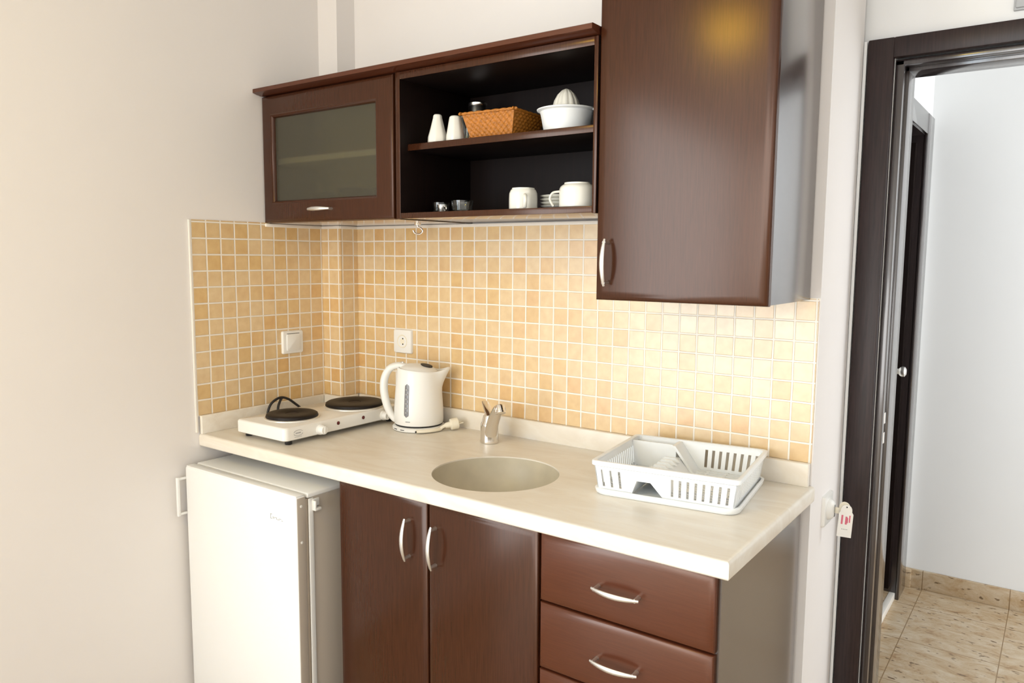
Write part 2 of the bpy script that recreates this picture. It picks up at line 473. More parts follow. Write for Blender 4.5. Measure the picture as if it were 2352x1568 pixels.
# tiles
def panel(parent, x0, x1, y0, y1, z0, z1, mat):
    return obj('tile_panel', boxes((x0, x1, y0, y1, z0, z1)), mat, parent, smooth=0)
TB = Z0 - .60
panel(wl, XL, XL + .004, -.5911, -.0811, TB, Z0 + .006, 'tile_l')
panel(wp, XL + .004, -.0375, -.0851, -.0811, TB, Z0, 'tile_pf')
panel(wp, -.0375, -.0335, -.0851, 0, TB, Z0, 'tile_ps')
obj('tile_panel', boxes((-.0335, 1.13, -.004, 0, TB, Z0 + .001), (1.13, 1.554, -.004, 0, TB, Z0 - .195)), 'tile_b', wb, smooth=0)
# sealant bead under the wall cabinets and plaster edge beside the left tiles
bm = nb()
box(bm, XL + .003, XL + .011, -.325, -.085, Z0 - .0075, Z0 + .0037, .0025)
box(bm, XL + .003, -.030, -.092, -.084, Z0 - .0075, Z0 + .0037, .0025)
box(bm, -.035, -.027, -.088, -.004, Z0 - .0075, Z0 + .0037, .0025)
box(bm, -.033, 1.12, -.011, -.003, Z0 - .0075, Z0 + .0037, .0025)
struct('trim_1', bm, 'grout')
struct('trim_2', boxes((XL, XL + .006, -.599, -.591, TB - .05, Z0 + .006), bev=.002), 'grout')
struct('trim_3', boxes((1.533, 1.5575, -.003, 0, Z0 - .2, Z0 - .193)), 'grout')

# main door frame (dark)
def z_(r): return Z0 + r
d1 = thing('door_1', 'x', 'door', (1.66, .30, 0)); del d1['label']; del d1['category']; d1['kind'] = 'structure'
CT, CB = z_(.4665), z_(.4155)
def casing(yf, yb, x0, x1, x2, x3, zb, zt):
    bm = nb()
    box(bm, x0, x1, yf, yb, 0, zt, .003)
    box(bm, x2, x3, yf, yb, 0, zt, .003)
    box(bm, x1 - .001, x2 + .001, yf + .0006, yb, zb, zt, .003)
    return bm
obj('casing', casing(.300, .325, 1.5685, 1.631, 2.55, 2.612, CB, CT), 'door_wood', d1)
bm = nb()     # lining with rebate and stop, left
for x0, x1, y0, y1 in ((1.6335, 1.653, .322, .365), (1.6335, 1.6595, .365, .456)):
    box(bm, x0, x1, y0, y1, 0, z_(.41), .0015)
    box(bm, 4.18 - x1, 4.18 - x0, y0, y1, 0, z_(.41), .0015)
box(bm, 1.6335, 2.5465, .322, .365, z_(.398), z_(.412), .0015)
box(bm, 1.6335, 2.5465, .365, .456, z_(.389), z_(.412), .0015)
obj('lining', bm, 'door_lin', d1)
obj('hall_casing', casing(.452, .464, 1.5685, 1.6335, 2.55, 2.612, CB, CT), 'door_wood', d1)
bm = nb(); box(bm, 1.651, 1.6545, .338, .352, z_(-.545), z_(-.515)); box(bm, 1.651, 1.6545, .338, .352, z_(-.60), z_(-.57))
obj('strike_plate', bm, 'nickel', d1, label='small bright strike plate in the dark door frame')
# white paint line / shadow gap beside the casing
struct('trim_4', boxes((1.5575, 1.5655, .303, .3195, 0, CT - .002), bev=.001), 'paint_hall')

# second door frame in the hall
d2 = thing('door_2', 'x', 'door', (HX, 1.2, 0)); del d2['label']; del d2['category']; d2['kind'] = 'structure'
bm = nb()
box(bm, HX, HX + .016, V1, V1 + .155, 0, VZ + .082, .002)
box(bm, HX, HX + .016, V0 - .08, V0, 0, VZ + .082, .002)
box(bm, HX, HX + .0155, V0 - .001, V1 + .001, VZ, VZ + .082, .002)
obj('casing', bm, 'door_lin', d2)
bm = nb()
box(bm, HX - .13, HX + .004, V1, V1 + .022, .03, VZ)
box(bm, HX - .13, HX + .004, V0 - .022, V0, .03, VZ)
box(bm, HX - .13, HX + .004, V0, V1, VZ - .002, VZ + .02)
box(bm, HX - .10, HX - .06, V0, V1, VZ - .03, VZ - .002)
obj('lining', bm, 'door_lin', d2)
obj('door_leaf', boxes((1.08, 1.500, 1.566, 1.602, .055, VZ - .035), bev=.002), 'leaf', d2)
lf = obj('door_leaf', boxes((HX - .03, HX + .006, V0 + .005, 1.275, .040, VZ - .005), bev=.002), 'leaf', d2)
hz = z_(-.515)
bm = nb(); box(bm, HX + .006, HX + .0125, 1.195, 1.248, hz - .165, hz + .035, .004, 3)
obj('handle_plate', bm, 'white', lf)
bm = nb(); lathe(bm, [(.011, 0), (.010, .004), (.010, .010), (.016, .015), (.0195, .022), (.0185, .030), (.011, .035), (.001, .036)], (HX + .0125, 1.226, hz), 24, axis=(1, 0, 0))
obj('door_handle', bm, 'nickel', lf)

# grey panel on the wall above the door
t = thing('wall_panel', 'grey flat cover panel on the wall above the dark door frame', 'cover panel', (2.05, .32, z_(.492)))
obj('cover', boxes((1.888, 2.22, .306, .32, z_(.494), z_(.72)), bev=.003), 'plate', t)
obj('rim', boxes((1.884, 2.224, .312, .32, z_(.489), z_(.725)), bev=.002), 'plate', t)

# ------------------------------------------------------------------ worktop
WB, WF, WR = z_(-.693), -.588, 1.566
SX, SY, SR = .868, -.376, .165
t = thing('worktop', 'cream marble worktop with integrated round sink and low upstand', 'worktop', (.72, -.3, TOP - .04))
bm = nb()
def slab_outline(ins):
    return [(XL + .001, WF + ins), (WR - ins, WF + ins), (WR - ins, -.002), (-.0325, -.002), (-.0325, -.0865), (XL + .001, -.0865)]
prof = [(.004, WB), (.0012, WB + .0015), (0, WB + .005)]
for k in range(7):
    a_ = PI / 2 * k / 6
    prof.append((.009 * (1 - math.cos(a_)), TOP - .009 * (1 - math.sin(a_))))
R = loft(bm, [[(x, y, z) for x, y in slab_outline(i_)] for i_, z in prof], False, False)
for ring, zz in ((R[-1], TOP), (R[0], WB)):
    hole = [bm.verts.new((SX + SR * math.cos(2 * PI * i / 72), SY + SR * math.sin(2 * PI * i / 72), zz)) for i in range(72)]
    c0, c1, c2, c3, c4, c5 = ring
    # front half: left edge corner .. right edge; hole indices 36 (left) .. 72 (right) run along the front
    bm.faces.new([c0, c1] + [hole[i % 72] for i in range(72, 35, -1)])
    bm.faces.new([c1, c2, c3] + [hole[i] for i in range(18, -1, -1)])
    bm.faces.new([c3, c4, c5, c0] + [hole[i] for i in range(36, 17, -1)])
    if zz == TOP: htop = hole
    else:
        for i in range(72): bm.faces.new([htop[i], htop[(i + 1) % 72], hole[(i + 1) % 72], hole[i]])
slab = obj('slab', bm, 'marble', t, smooth=50)
for p in slab.data.polygons:
    if len(p.vertices) > 4: p.use_smooth = False
bm = nb()
bw = [(SR - .0004, -.0035), (SR - .0008, -.010)] + [((SR - .001) * math.cos(k / 12 * PI / 2 * .86) ** .8, -.012 - .128 * math.sin(k / 12 * PI / 2 * .9) ** 1.15) for k in range(1, 13)] + [(.028, -.142), (.026, -.148)]
lathe(bm, bw[::-1], (SX, SY, TOP), 72, caps=False)
obj('basin', bm, 'basin', t)
bm = nb(); lathe(bm, [(.026, -.148), (.034, -.1385), (.030, -.137), (.012, -.140)], (SX, SY, TOP), 32)
obj('drain', bm, 'chrome', t)
def upst(*a):
    return obj('upstand', boxes(a, bev=.003, seg=3), 'marble', t)
UT = z_(-.597)
upst(-.0335 + .012, 1.5535, -.020, -.0045, TOP - .001, UT)
upst(XL + .0045, XL + .016, -.586, -.0995, TOP - .001, UT)
upst(XL + .0045, -.0335 + .014, -.099, -.0855, TOP - .001, UT)
upst(-.0333, -.0205, -.0853, -.0205, TOP - .001, UT)

# ------------------------------------------------------------------ base cabinets
FY = -.568; CB0 = .10
t = thing('sink_cabinet', 'dark wood base cabinet with two doors under the sink', 'cabinet', (.805, -.3, 0))
bm = nb()
box(bm, .4805, .4965, -.548, -.02, CB0, WB - .002); box(bm, 1.112, 1.128, -.548, -.02, CB0, WB - .002)
box(bm, .4965, 1.112, -.548, -.02, CB0, CB0 + .016); box(bm, .4965, 1.112, -.036, -.02, CB0, WB - .002)
box(bm, .4965, 1.112, -.50, -.48, .0, CB0)
obj('carcass', bm, 'wood_side', t)
dl = obj('door', pillow(.482, .8005, CB0 + .02, WB - .005, -.5495, FY), 'wood', t)
dr = obj('door', pillow(.8045, 1.1285, CB0 + .02, WB - .005, -.5495, FY), 'wood', t)
bow(dl, .7435, z_(-.8005), FY, 'z'); bow(dr, .8305, z_(-.803), FY, 'z')
t = thing('drawer_cabinet', 'dark wood drawer cabinet under the dish rack end of the worktop', 'cabinet', (1.34, -.3, 0))
bm = nb()
box(bm, 1.1315, 1.1475, -.548, -.02, CB0, WB - .002)
box(bm, 1.1475, 1.521, -.548, -.02, CB0, CB0 + .016); box(bm, 1.1475, 1.521, -.036, -.02, CB0, WB - .002)
box(bm, 1.1475, 1.521, -.50, -.48, 0, CB0)
obj('carcass', bm, 'wood_in', t)
obj('side_panel', boxes((1.5225, 1.5405, -.551, -.022, 0, WB - .001)), 'wood_side', t)
for z0, z1 in ((-.8555, -.698), (-1.0115, -.8595), (-1.1675, -1.0155), (-1.43, -1.1715)):
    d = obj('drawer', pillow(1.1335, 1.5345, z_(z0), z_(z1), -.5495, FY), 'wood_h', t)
    bow(d, 1.3295, z_((z0 + z1) / 2 - .006), FY, 'x')

# ------------------------------------------------------------------ fridge
t = thing('mini_fridge', 'white under-counter fridge at the left end of the worktop', 'fridge', (.15, -.36, 0))
FT = z_(-.742)
body = obj('body', boxes((-.106, .408, -.600, -.10, .03, FT - .006), bev=.006, seg=3), 'fridge_shade', t)
obj('top_panel', boxes((-.110, .4105, -.612, -.10, FT - .010, FT + .004), bev=.004, seg=3), 'fridge', t)
obj('edge_strip', boxes((.4065, .4115, -.608, -.592, .04, FT - .012), bev=.002, seg=3), 'fridge', t)
obj('gasket', boxes((-.100, .404, -.618, -.599, .05, FT - .012), bev=.002), 'gasket', t)
dr = obj('door', boxes((-.112, .411, -.650, -.617, .05, FT), bev=.005, seg=3), ['fridge', 'fridge_shade'], t)
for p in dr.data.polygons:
    if p.normal.x > .9: p.material_index = 1  # door's right edge takes the painted-in side shading too
obj('door_trim', boxes((-.109, .408, -.6485, -.619, FT - .003, FT + .004), bev=.003), 'fridge', dr)
obj('handle', boxes((-.117, -.108, -.680, -.671, z_(-.893), z_(-.772)), (-.116, -.110, -.673, -.648, z_(-.782), z_(-.774)), (-.116, -.110, -.673, -.648, z_(-.891), z_(-.883)), bev=.002, seg=3), 'fridge', dr)
for zz in (-.768, -.868):
    bm = nb(); lathe(bm, [(.0042, 0), (.0038, .0015), (.002, .0022)], (.4105, -.634, z_(zz)), 14, axis=(1, 0, 0))
    obj('screw', bm, 'white', dr)
bm = nb(); y0 = -.585; zt = z_(-.757)
box(bm, .408, .413, y0 - .012, y0 + .012, zt - .022, zt, .002)
box(bm, .408, .424, y0 - .012, y0 - .006, zt - .028, zt - .004, .002)
box(bm, .408, .424, y0 - .012, y0 + .010, zt - .032, zt - .024, .002)
obj('catch', bm, 'white', t, label='small white plastic catch on the fridge side')
bm = nb()
for a in ((.300, .3015, -.818, -.806), (.300, .307, -.8065, -.805), (.300, .307, -.819, -.8175), (.3105, .312, -.8175, -.811), (.315, .3165, -.8175, -.812), (.3185, .324, -.8135, -.812), (.3265, .328, -.8175, -.811), (.330, .335, -.8175, -.816), (.337, .3385, -.8175, -.812), (.341, .346, -.814, -.8125), (.348, .353, -.8175, -.816)):
    box(bm, a[0], a[1], -.6505, -.6495, z_(a[2]), z_(a[3]))
obj('logo', bm, 'grey', dr, smooth=0)
for x in (-.09, .385):
    bm = nb(); lathe(bm, [(.016, 0), (.016, .03)], (x, -.57, 0), 16); obj('foot', bm, 'black', t)

# ------------------------------------------------------------------ wall cabinets
CF = -.327; TOPC = z_(.410); BOT = z_(.004)
t = thing('glass_door_cabinet', 'dark wood wall cabinet with a frosted glass flap door', 'wall cabinet', (.165, -.16, BOT))
bm = nb()
box(bm, XL + .002, XL + .018, -.306, -.087, BOT + .001, TOPC); box(bm, .450, .466, -.306, -.002, BOT + .001, TOPC)
box(bm, XL + .018, .450, -.306, -.087, TOPC - .016, TOPC)
obj('carcass', bm, 'wood_side', t)
obj('back_panel', boxes((XL + .0185, .4495, -.099, -.0875, BOT + .0165, TOPC - .0165)), 'cream_in', t)
bm = nb()
prism(bm, [(XL + .002, -.306), (.466, -.306), (.466, -.012), (-.026, -.012), (-.026, -.093), (XL + .002, -.093)], .012, lambda u, v, w: (u, v, BOT + w))
obj('bottom_panel', bm, 'under', t)
obj('shelf', boxes((XL + .019, .449, -.285, -.10, z_(.196), z_(.214))), 'china', t)
# flap door with moulded frame
bm = nb(); x0, x1, z0, z1 = XL + .0035, .4615, z_(.006), z_(.407)
gx0, gx1, gz0, gz1 = -.078, .3955, z_(.070), z_(.343)
rings = []
for ins, dy in ((0, -.307), (0, CF + .006), (.0012, CF + .004), (.004, CF + .0022), (.012, CF)):
    rings.append([(x0 + ins, dy, z0 + ins), (x1 - ins, dy, z0 + ins), (x1 - ins, dy, z1 - ins), (x0 + ins, dy, z1 - ins)])
for out, dy in ((.006, CF), (.003, CF - .0015), (0, CF), (-.0045, CF + .006), (-.006, CF + .012), (-.006, -.308)):
    rings.append([(gx0 - out, dy, gz0 - out), (gx1 + out, dy, gz0 - out), (gx1 + out, dy, gz1 + out), (gx0 - out, dy, gz1 + out)])
rings.append(rings[0])
loft(bm, rings, False, False)
bmesh.ops.remove_doubles(bm, verts=bm.verts[:], dist=1e-6)
fd = obj('door', bm, 'wood', t)
obj('glass_pane', boxes((gx0 + .005, gx1 - .005, CF + .0115, CF + .0155, gz0 + .005, gz1 - .005)), 'frost', fd)
bow(fd, .160, z_(.042), CF, 'x', .098)

t = thing('shelf_unit', 'open dark wood wall shelf unit in the middle with crockery', 'shelf unit', (.795, -.16, BOT))
UX0, UX1 = .474, 1.1215
def unit_panel(name, *a):
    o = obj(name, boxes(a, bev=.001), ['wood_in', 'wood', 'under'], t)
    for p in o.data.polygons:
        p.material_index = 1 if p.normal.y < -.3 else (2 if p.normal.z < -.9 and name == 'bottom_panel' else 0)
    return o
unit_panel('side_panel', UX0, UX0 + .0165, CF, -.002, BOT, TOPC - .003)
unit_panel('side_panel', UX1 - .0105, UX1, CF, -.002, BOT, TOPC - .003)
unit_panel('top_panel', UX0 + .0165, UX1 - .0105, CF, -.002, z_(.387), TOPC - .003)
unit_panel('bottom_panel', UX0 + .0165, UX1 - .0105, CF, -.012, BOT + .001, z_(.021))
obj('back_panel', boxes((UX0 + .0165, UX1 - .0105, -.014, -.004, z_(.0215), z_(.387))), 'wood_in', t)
SH = z_(.2145)
unit_panel('shelf', UX0 + .0175, UX1 - .0115, -.297, -.015, SH - .0185, SH - .0005)

# cornice over both
t = thing('cornice', 'dark wood cornice strip along the top of the low wall cabinets', 'cornice', (.5, -.2, TOPC))
bm = nb()
prof = [(-.30, .4105), (-.329, .4105), (-.333, .412), (-.340, .4125), (-.350, .415), (-.3555, .4165), (-.3555, .428), (-.353, .4295), (-.30, .4295)]
prism(bm, prof, UX1 - .0015 - (XL + .002), lambda u, v, w: (XL + .002 + w, u, z_(v)))
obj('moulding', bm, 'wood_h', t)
obj('top_board', boxes((XL + .002, UX1 - .0015, -.3, -.087, z_(.4115), z_(.4285)), (-.030, UX1 - .0015, -.087, -.002, z_(.4115), z_(.4285))), 'wood_in', t)

t = thing('tall_wall_cabinet', 'tall dark wood wall cabinet with one plain door on the right', 'wall cabinet', (1.33, -.16, z_(-.2)))
ZT = z_(.66)
bm = nb()
box(bm, 1.1235, 1.1395, -.306, -.006, z_(-.198), ZT); box(bm, 1.1395, 1.5175, -.306, -.006, z_(-.198), z_(-.182)); box(bm, 1.1395, 1.5175, -.306, -.006, ZT - .016, ZT); box(bm, 1.1395, 1.5175, -.018, -.006, z_(-.182), ZT - .016)
obj('carcass', bm, 'wood_in', t)
obj('side_panel', boxes((1.5175, 1.5335, -.306, -.0065, z_(-.198), ZT), bev=.0008), 'wood_side', t)
dt = obj('door', pillow(1.1235, 1.5335, z_(-.2), ZT, -.3075, CF, .022), 'wood', t)
bow(dt, 1.1565, z_(-.112), CF, 'z')

# hook under the shelf unit
bm = nb()
hx, hy = .318, -.070
tube(bm, catmull([(hx, hy, BOT + .001), (hx, hy, BOT - .009), (hx + .009, hy + .006, BOT - .015), (hx + .013, hy + .009, BOT - .024), (hx + .006, hy + .004, BOT - .033), (hx - .007, hy - .005, BOT - .031), (hx - .012, hy - .009, BOT - .021)], 6), .0030, 10)
lathe(bm, [(.010, -.004), (.011, 0)], (hx, hy, BOT), 16)
tag(obj('cup_hook', bm, 'chrome'), 'small metal hook screwed under the glass door cabinet', 'hook')

# ------------------------------------------------------------------ crockery on the shelves
def shaker(px, py, h, r0, r1, bulge, name, label):
    t = thing(name, label, 'shaker', (px, py, SH), 'white china shakers on the upper shelf')
    prof = [(r0 * .96, 0), (r0, .003), (r0 * .98, h * .2), (r0 * (.80 + bulge), h * .5), (r1 * 1.08, h * .86), (r1, h * .95), (r1 * .8, h * .99), (.0008, h)]
    def oct_(a, r, hh):
        k = PI / 4; d = ((a + .3) % k) - k / 2
        return r * (1 - .6 * (1 - math.cos(k / 2) / math.cos(d)))
    bm = nb(); lathe(bm, prof, (px, py, SH), 48, rfun=lambda a, r, hh: oct_(a, r, hh)); obj('body', bm, 'china', t, smooth=22)
    bm = nb()
    for k in range(3):
        a = 2 * PI * k / 3
        lathe(bm, [(.0012, 0), (.0012, .0004)], (px + .004 * math.cos(a), py + .004 * math.sin(a), SH + h * .994), 8)
    obj('hole', bm, 'dark', t)
    return t
shaker(.573, -.262, .0785, .0285, .0125, -.06, 'pepper_shaker', 'taller tapering white china shaker on the upper shelf, farthest left')
shaker(.634, -.258, .0690, .0265, .0165, .04, 'salt_shaker', 'shorter stubby white china shaker against the wicker basket')

# basket
t = thing('bread_basket', 'small orange-brown wicker basket on the upper shelf', 'basket', (.755, -.195, SH), rot=math.radians(4))
BW, BD, BH = .166, .165, .066
bm = nb()
def weave_side(p0, p1, q0, q1, inner):
    """p: bottom edge, q: top edge (2d points); woven relief"""
    nu, nv = 54, 22
    p0, p1, q0, q1 = map(Vector, (p0, p1, q0, q1))
    nrm = (p1 - p0).cross(q0 - p0).normalized()
    g = []
    for j in range(nv + 1):
        row = []
        for i in range(nu + 1):
            u, v = i / nu, j / nv
            p = p0.lerp(p1, u).lerp(q0.lerp(q1, u), v)
            s = math.sin(u * PI * 18) * math.sin(v * PI * 8 + .3)
            edge = min(1, 12 * min(u, 1 - u))
            row.append(bm.verts.new(p + nrm * (.0027 * s * edge - (.004 if inner else 0))))
        g.append(row)
    for j in range(nv):
        for i in range(nu):
            bm.faces.new([g[j][i], g[j][i + 1], g[j + 1][i + 1], g[j + 1][i]])
bw2, bd2, tw2, td2 = BW / 2 - .018, BD / 2 - .018, BW / 2, BD / 2
cb = [(-bw2, -bd2, 0), (bw2, -bd2, 0), (bw2, bd2, 0), (-bw2, bd2, 0)]
ct = [(-tw2, -td2, BH), (tw2, -td2, BH), (tw2, td2, BH), (-tw2, td2, BH)]
for i in range(4):
    j = (i + 1) % 4
    weave_side(cb[i], cb[j], ct[i], ct[j], False)
    weave_side(cb[i], cb[j], ct[i], ct[j], True)
vv = [bm.verts.new((x, y, .002)) for x, y, z in cb]; bm.faces.new(vv)
obj('body', bm, 'wicker', t, world=False, smooth=60)
bm = nb()
def braid(pts, r):
    for ph in (0, PI):
        P = catmull(pts, 40, True); out = []
        for i, p in enumerate(P):
            a = i * .55 + ph
            out.append(p + Vector((0, 0, 1)) * math.sin(a) * r * .6)
        tube(bm, out, r, 8, closed=True)
def loop(w, d, z, r=.006):
    return [(x, y, z) for x, y in rrect(0, 0, 2 * w, 2 * d, r, 2)]
braid(loop(tw2 + .001, td2 + .001, BH), .0026)
obj('rim', bm, 'wicker', t, world=False, smooth=60)
bm = nb(); braid(loop(bw2 + .001, bd2 + .001, .003), .0024); obj('base_rim', bm, 'wicker', t, world=False, smooth=60)

# canister with metal lid behind the basket
t = thing('steel_canister', 'shiny steel canister standing behind the wicker basket', 'canister', (.604, -.12, SH))
bm = nb(); lathe(bm, [(.027, 0), (.028, .003), (.028, .116), (.0265, .119), (.0265, .120)], (.604, -.12, SH), 32); obj('body', bm, 'steel', t)
bm = nb(); lathe(bm, [(.0275, .119), (.0285, .1205), (.0285, .127), (.026, .129), (.001, .1295)], (.604, -.12, SH), 32); obj('lid', bm, 'steel', t)
t = thing('glass_jar', 'dark clear glass jar in shadow behind the two white shakers', 'jar', (.556, -.125, SH))
bm = nb(); lathe(bm, [(.001, 0), (.024, 0), (.026, .004), (.026, .075), (.022, .085), (.022, .092), (.020, .092), (.020, .085), (.0235, .074), (.0235, .006), (.001, .004)], (.556, -.125, SH), 32, caps=False); obj('body', bm, 'glass', t)

# juicer
jx, jy = .962, -.205
t = thing('citrus_juicer', 'white citrus juicer with ribbed cone at the right end of the upper shelf', 'juicer', (jx, jy, SH))
bm = nb()
lathe(bm, [(.055, 0), (.058, .002), (.0635, .030), (.067, .047), (.069, .053), (.0765, .0565), (.077, .059), (.0745, .060), (.0655, .056), (.060, .035), (.056, .024), (.020, .020), (.001, .020)], (jx, jy, SH), 56)
obj('bowl', bm, 'rack', t)
bm = nb()
lathe(bm, [(.036, .022), (.036, .050), (.0345, .066), (.030, .083), (.022, .098), (.012, .108), (.003, .1125), (.0005, .113)], (jx - .002, jy, SH), 72, rfun=lambda a, r, h: r * (1 + .085 * (abs(math.cos(a * 6)) - .5)))
obj('reamer', bm, 'china', t, smooth=50)
bm = nb(); tube(bm, catmull([(jx + .072, jy + .01, SH + .056), (jx + .086, jy + .014, SH + .052), (jx + .090, jy + .016, SH + .038)], 6), (.008, .003), 10); obj('handle', bm, 'rack', t)

LS = z_(.0215)
def cup(x, y, r, h, ang, name, label, rtop):
    """upside-down cup: foot on top"""
    t = thing(name, label, 'cup', (x, y, LS), 'white china cups on the lower shelf')
    bm = nb()
    def octo(a, rr, hh):
        k = PI / 4; d = ((a - ang + k / 2) % k) - k / 2
        w = .5 if rtop > .7 and r < .042 else 0
        return rr * (1 - w * (1 - math.cos(k / 2) / math.cos(d)))
    lathe(bm, [(r * .96, 0), (r, .0015), (r, h * .5), (r * .985, h * .74), (r * .93, h * .84), (r * (rtop + .07), h * .92), (r * rtop, h * .945), (r * rtop, h), (r * (rtop - .08), h), (r * (rtop - .1), h * .96), (.001, h * .955)], (x, y, LS), 48, rfun=octo)
    obj('bowl', bm, 'china', t, smooth=35)
    c, s = math.cos(ang), math.sin(ang)
    bm = nb()
    P = catmull([(x + c * (r - .002), y + s * (r - .002), LS + h * .66), (x + c * (r + .016), y + s * (r + .016), LS + h * .60), (x + c * (r + .023), y + s * (r + .023), LS + h * .36), (x + c * (r + .016), y + s * (r + .016), LS + h * .10), (x + c * (r + .013), y + s * (r + .013), LS + .004)], 7)
    tube(bm, P, (.0048, .0032), 12, up=(0, 0, 1)); obj('handle', bm, 'china', t)
    return t
cup(.872, -.268, .0385, .0545, math.radians(-50), 'coffee_mug', 'upside-down white mug with its handle to the front, left of plates', .80)
cup(1.037, -.27, .0455, .060, math.radians(205), 'tea_cup', 'larger upside-down white cup with handle left, right of the plates', .72)
# plates
pp = None
for k in range(4):
    z0 = LS + .001 + k * .0088
    if pp is None:
        bm = nb()
        lathe(bm, [(.001, .0015), (.042, .0015), (.043, 0), (.046, 0), (.047, .002), (.057, .0038), (.0675, .0085), (.0685, .0098), (.0665, .0098), (.058, .0062), (.045, .0045), (.001, .0042)], (0, 0, 0), 56, caps=False)
        pp = obj('saucer', bm, 'china'); o = pp
    else:
        o = pp.copy(); COL.objects.link(o)
    o.location = (.9545, -.190, z0)
    w = ('lowest', 'second from the bottom', 'second from the top', 'topmost')[k]
    tag(o, 'white china saucer %s of the stack between the two cups' % w, 'saucer', 'saucers stacked on the lower shelf')
# steel cup and glasses
t = thing('steel_cup', 'small shiny steel cup at the left of the lower shelf', 'cup', (.5905, -.262, LS))
bm = nb(); lathe(bm, [(.0135, 0), (.0145, .002), (.0145, .016), (.0150, .0175), (.0150, .019), (.0165, .020), (.0165, .0215), (.0150, .0215), (.0135, .018), (.0130, .004), (.001, .003)], (.5905, -.262, LS), 32); obj('body', bm, 'steel', t)
bm = nb(); tube(bm, catmull([(.604, -.268, LS + .016), (.612, -.272, LS + .015), (.613, -.272, LS + .007), (.605, -.268, LS + .004)], 6), .002, 8); obj('handle', bm, 'steel', t)
def tumbler(x, y, r, h, label):
    t = thing('glass_tumbler', label, 'glass', (x, y, LS), 'clear glasses on the lower shelf')
    bm = nb(); lathe(bm, [(.001, 0), (r * .86, 0), (r * .9, .002), (r, h), (r - .0018, h), (r * .84, .007), (.001, .006)], (x, y, LS), 36, caps=False); obj('body', bm, 'glass', t)
    return t
tumbler(.560, -.235, .026, .030, 'low clear glass behind the left side of the small steel cup')
tumbler(.640, -.235, .0315, .033, 'wider low clear glass right of the small steel cup')
# dark bowls behind the frosted flap
pb = None
for i, (x, y, r, h) in enumerate(((.055, -.21, .055, .078), (.20, -.20, .075, .088), (.335, -.215, .05, .080))):
    bm = nb(); lathe(bm, [(.001, .002), (r * .5, 0), (r * .55, .002), (r, h), (r - .003, h), (r * .5, .006), (.001, .006)], (x, y, BOT + .0165), 36, caps=False)
    tag(obj('dark_bowl', bm, 'wood_in'), 'dim dark bowl behind the frosted glass flap, %s' % ('left', 'widest, in the middle', 'smallest, right')[i], 'bowl', 'bowls behind the frosted glass')

# ------------------------------------------------------------------ hob
HX0, HX1, HY0, HY1 = -.014, .2215, -.536, -.060
HB, HT = TOP + .013, TOP + .054
t = thing('hot_plate', 'white two-burner electric hot plate along the left wall', 'hob', (.104, -.30, TOP))
bm = nb()
rings = []
for ins, z in ((.004, HB), (0, HB + .003), (0, HT - .006), (.002, HT - .002), (.006, HT)):
    rings.append([(x, y, z) for x, y in rrect((HX0 + HX1) / 2, (HY0 + HY1) / 2, HX1 - HX0 - 2 * ins, HY1 - HY0 - 2 * ins, .016 - ins * .5, 6)])
loft(bm, rings)
obj('housing', bm, 'enamel', t)
for (bx, by, br) in ((.106, -.417, .0785), (.117, -.168, .0955)):
    bm = nb(); lathe(bm, [(br + .006, HT - .001), (br + .005, HT + .003), (br + .001, HT + .0045), (br - .004, HT + .004)], (bx, by, 0), 56, caps=False)
    rim = obj('burner_ring', bm, 'steel_rim', t)
    bm = nb(); lathe(bm, [(br, HT + .001), (br + .001, HT + .006), (br - .001, HT + .0125), (br - .005, HT + .015), (br * .62, HT + .0148), (br * .58, HT + .0135), (.022, HT + .0132), (.020, HT + .0115), (.001, HT + .0115)], (bx, by, 0), 56)
    obj('burner', bm, 'hot', t)
for x, y in ((HX0 + .025, HY0 + .03), (HX1 - .022, HY0 + .03), (HX0 + .025, HY1 - .03), (HX1 - .022, HY1 - .03)):
    bm = nb(); lathe(bm, [(.010, 0), (.011, .002), (.011, HB - TOP + .002)], (x, y, TOP), 18); obj('foot', bm, 'black', t)
for y in (-.405, -.138):
    bm = nb(); lathe(bm, [(.0165, 0), (.0165, .004), (.0145, .006), (.0135, .020), (.0115, .0225), (.001, .0225)], (HX1, y, HB + .0165), 28, axis=(1, 0, 0))
    kn = obj('knob', bm, 'white', t)
    bm = nb(); box(bm, HX1 + .0215, HX1 + .0245, y - .0025, y + .0025, HB + .006, HB + .027, .001); obj('pointer', bm, 'white', kn)
for y in (-.333, -.228):
    bm = nb(); lathe(bm, [(.0058, 0), (.0058, .0012), (.003, .003), (.0006, .0033)], (HX1, y, HB + .0235), 18, axis=(1, 0, 0)); obj('indicator_lamp', bm, 'red', t)
bm = nb()      # oval emblem
for a0, a1, sgn in ((25, 165, 1), (195, 345, 1)):
    P = [(HX1 + .0004, -.487 + .017 * math.cos(math.radians(a0 + (a1 - a0) * i / 14)), HB + .021 + .0085 * math.sin(math.radians(a0 + (a1 - a0) * i / 14))) for i in range(15)]
    tube(bm, P, (.0004, .0009), 6, up=(1, 0, 0))
for k in range(5):
    box(bm, HX1 + .0001, HX1 + .0007, -.496 + k * .0038, -.4935 + k * .0038, HB + .0192, HB + .0222)
for k in range(6):
    box(bm, HX1 + .0001, HX1 + .0007, -.500 + k * .0045, -.4975 + k * .0045, HB + .0085, HB + .0097)
obj('emblem', bm, 'grey', t, smooth=0)
bm = nb()
cpts = [(-.1, -.36, TOP + .005), (-.098, -.352, TOP + .045), (-.098, -.335, TOP + .066), (-.096, -.305, TOP + .077), (-.094, -.275, TOP + .068), (-.090, -.245, TOP + .045), (-.084, -.215, TOP + .020), (-.06, -.19, TOP + .012), (HX0 - .003, -.185, TOP + .026)]
tube(bm, catmull(cpts, 8), .0042, 12)
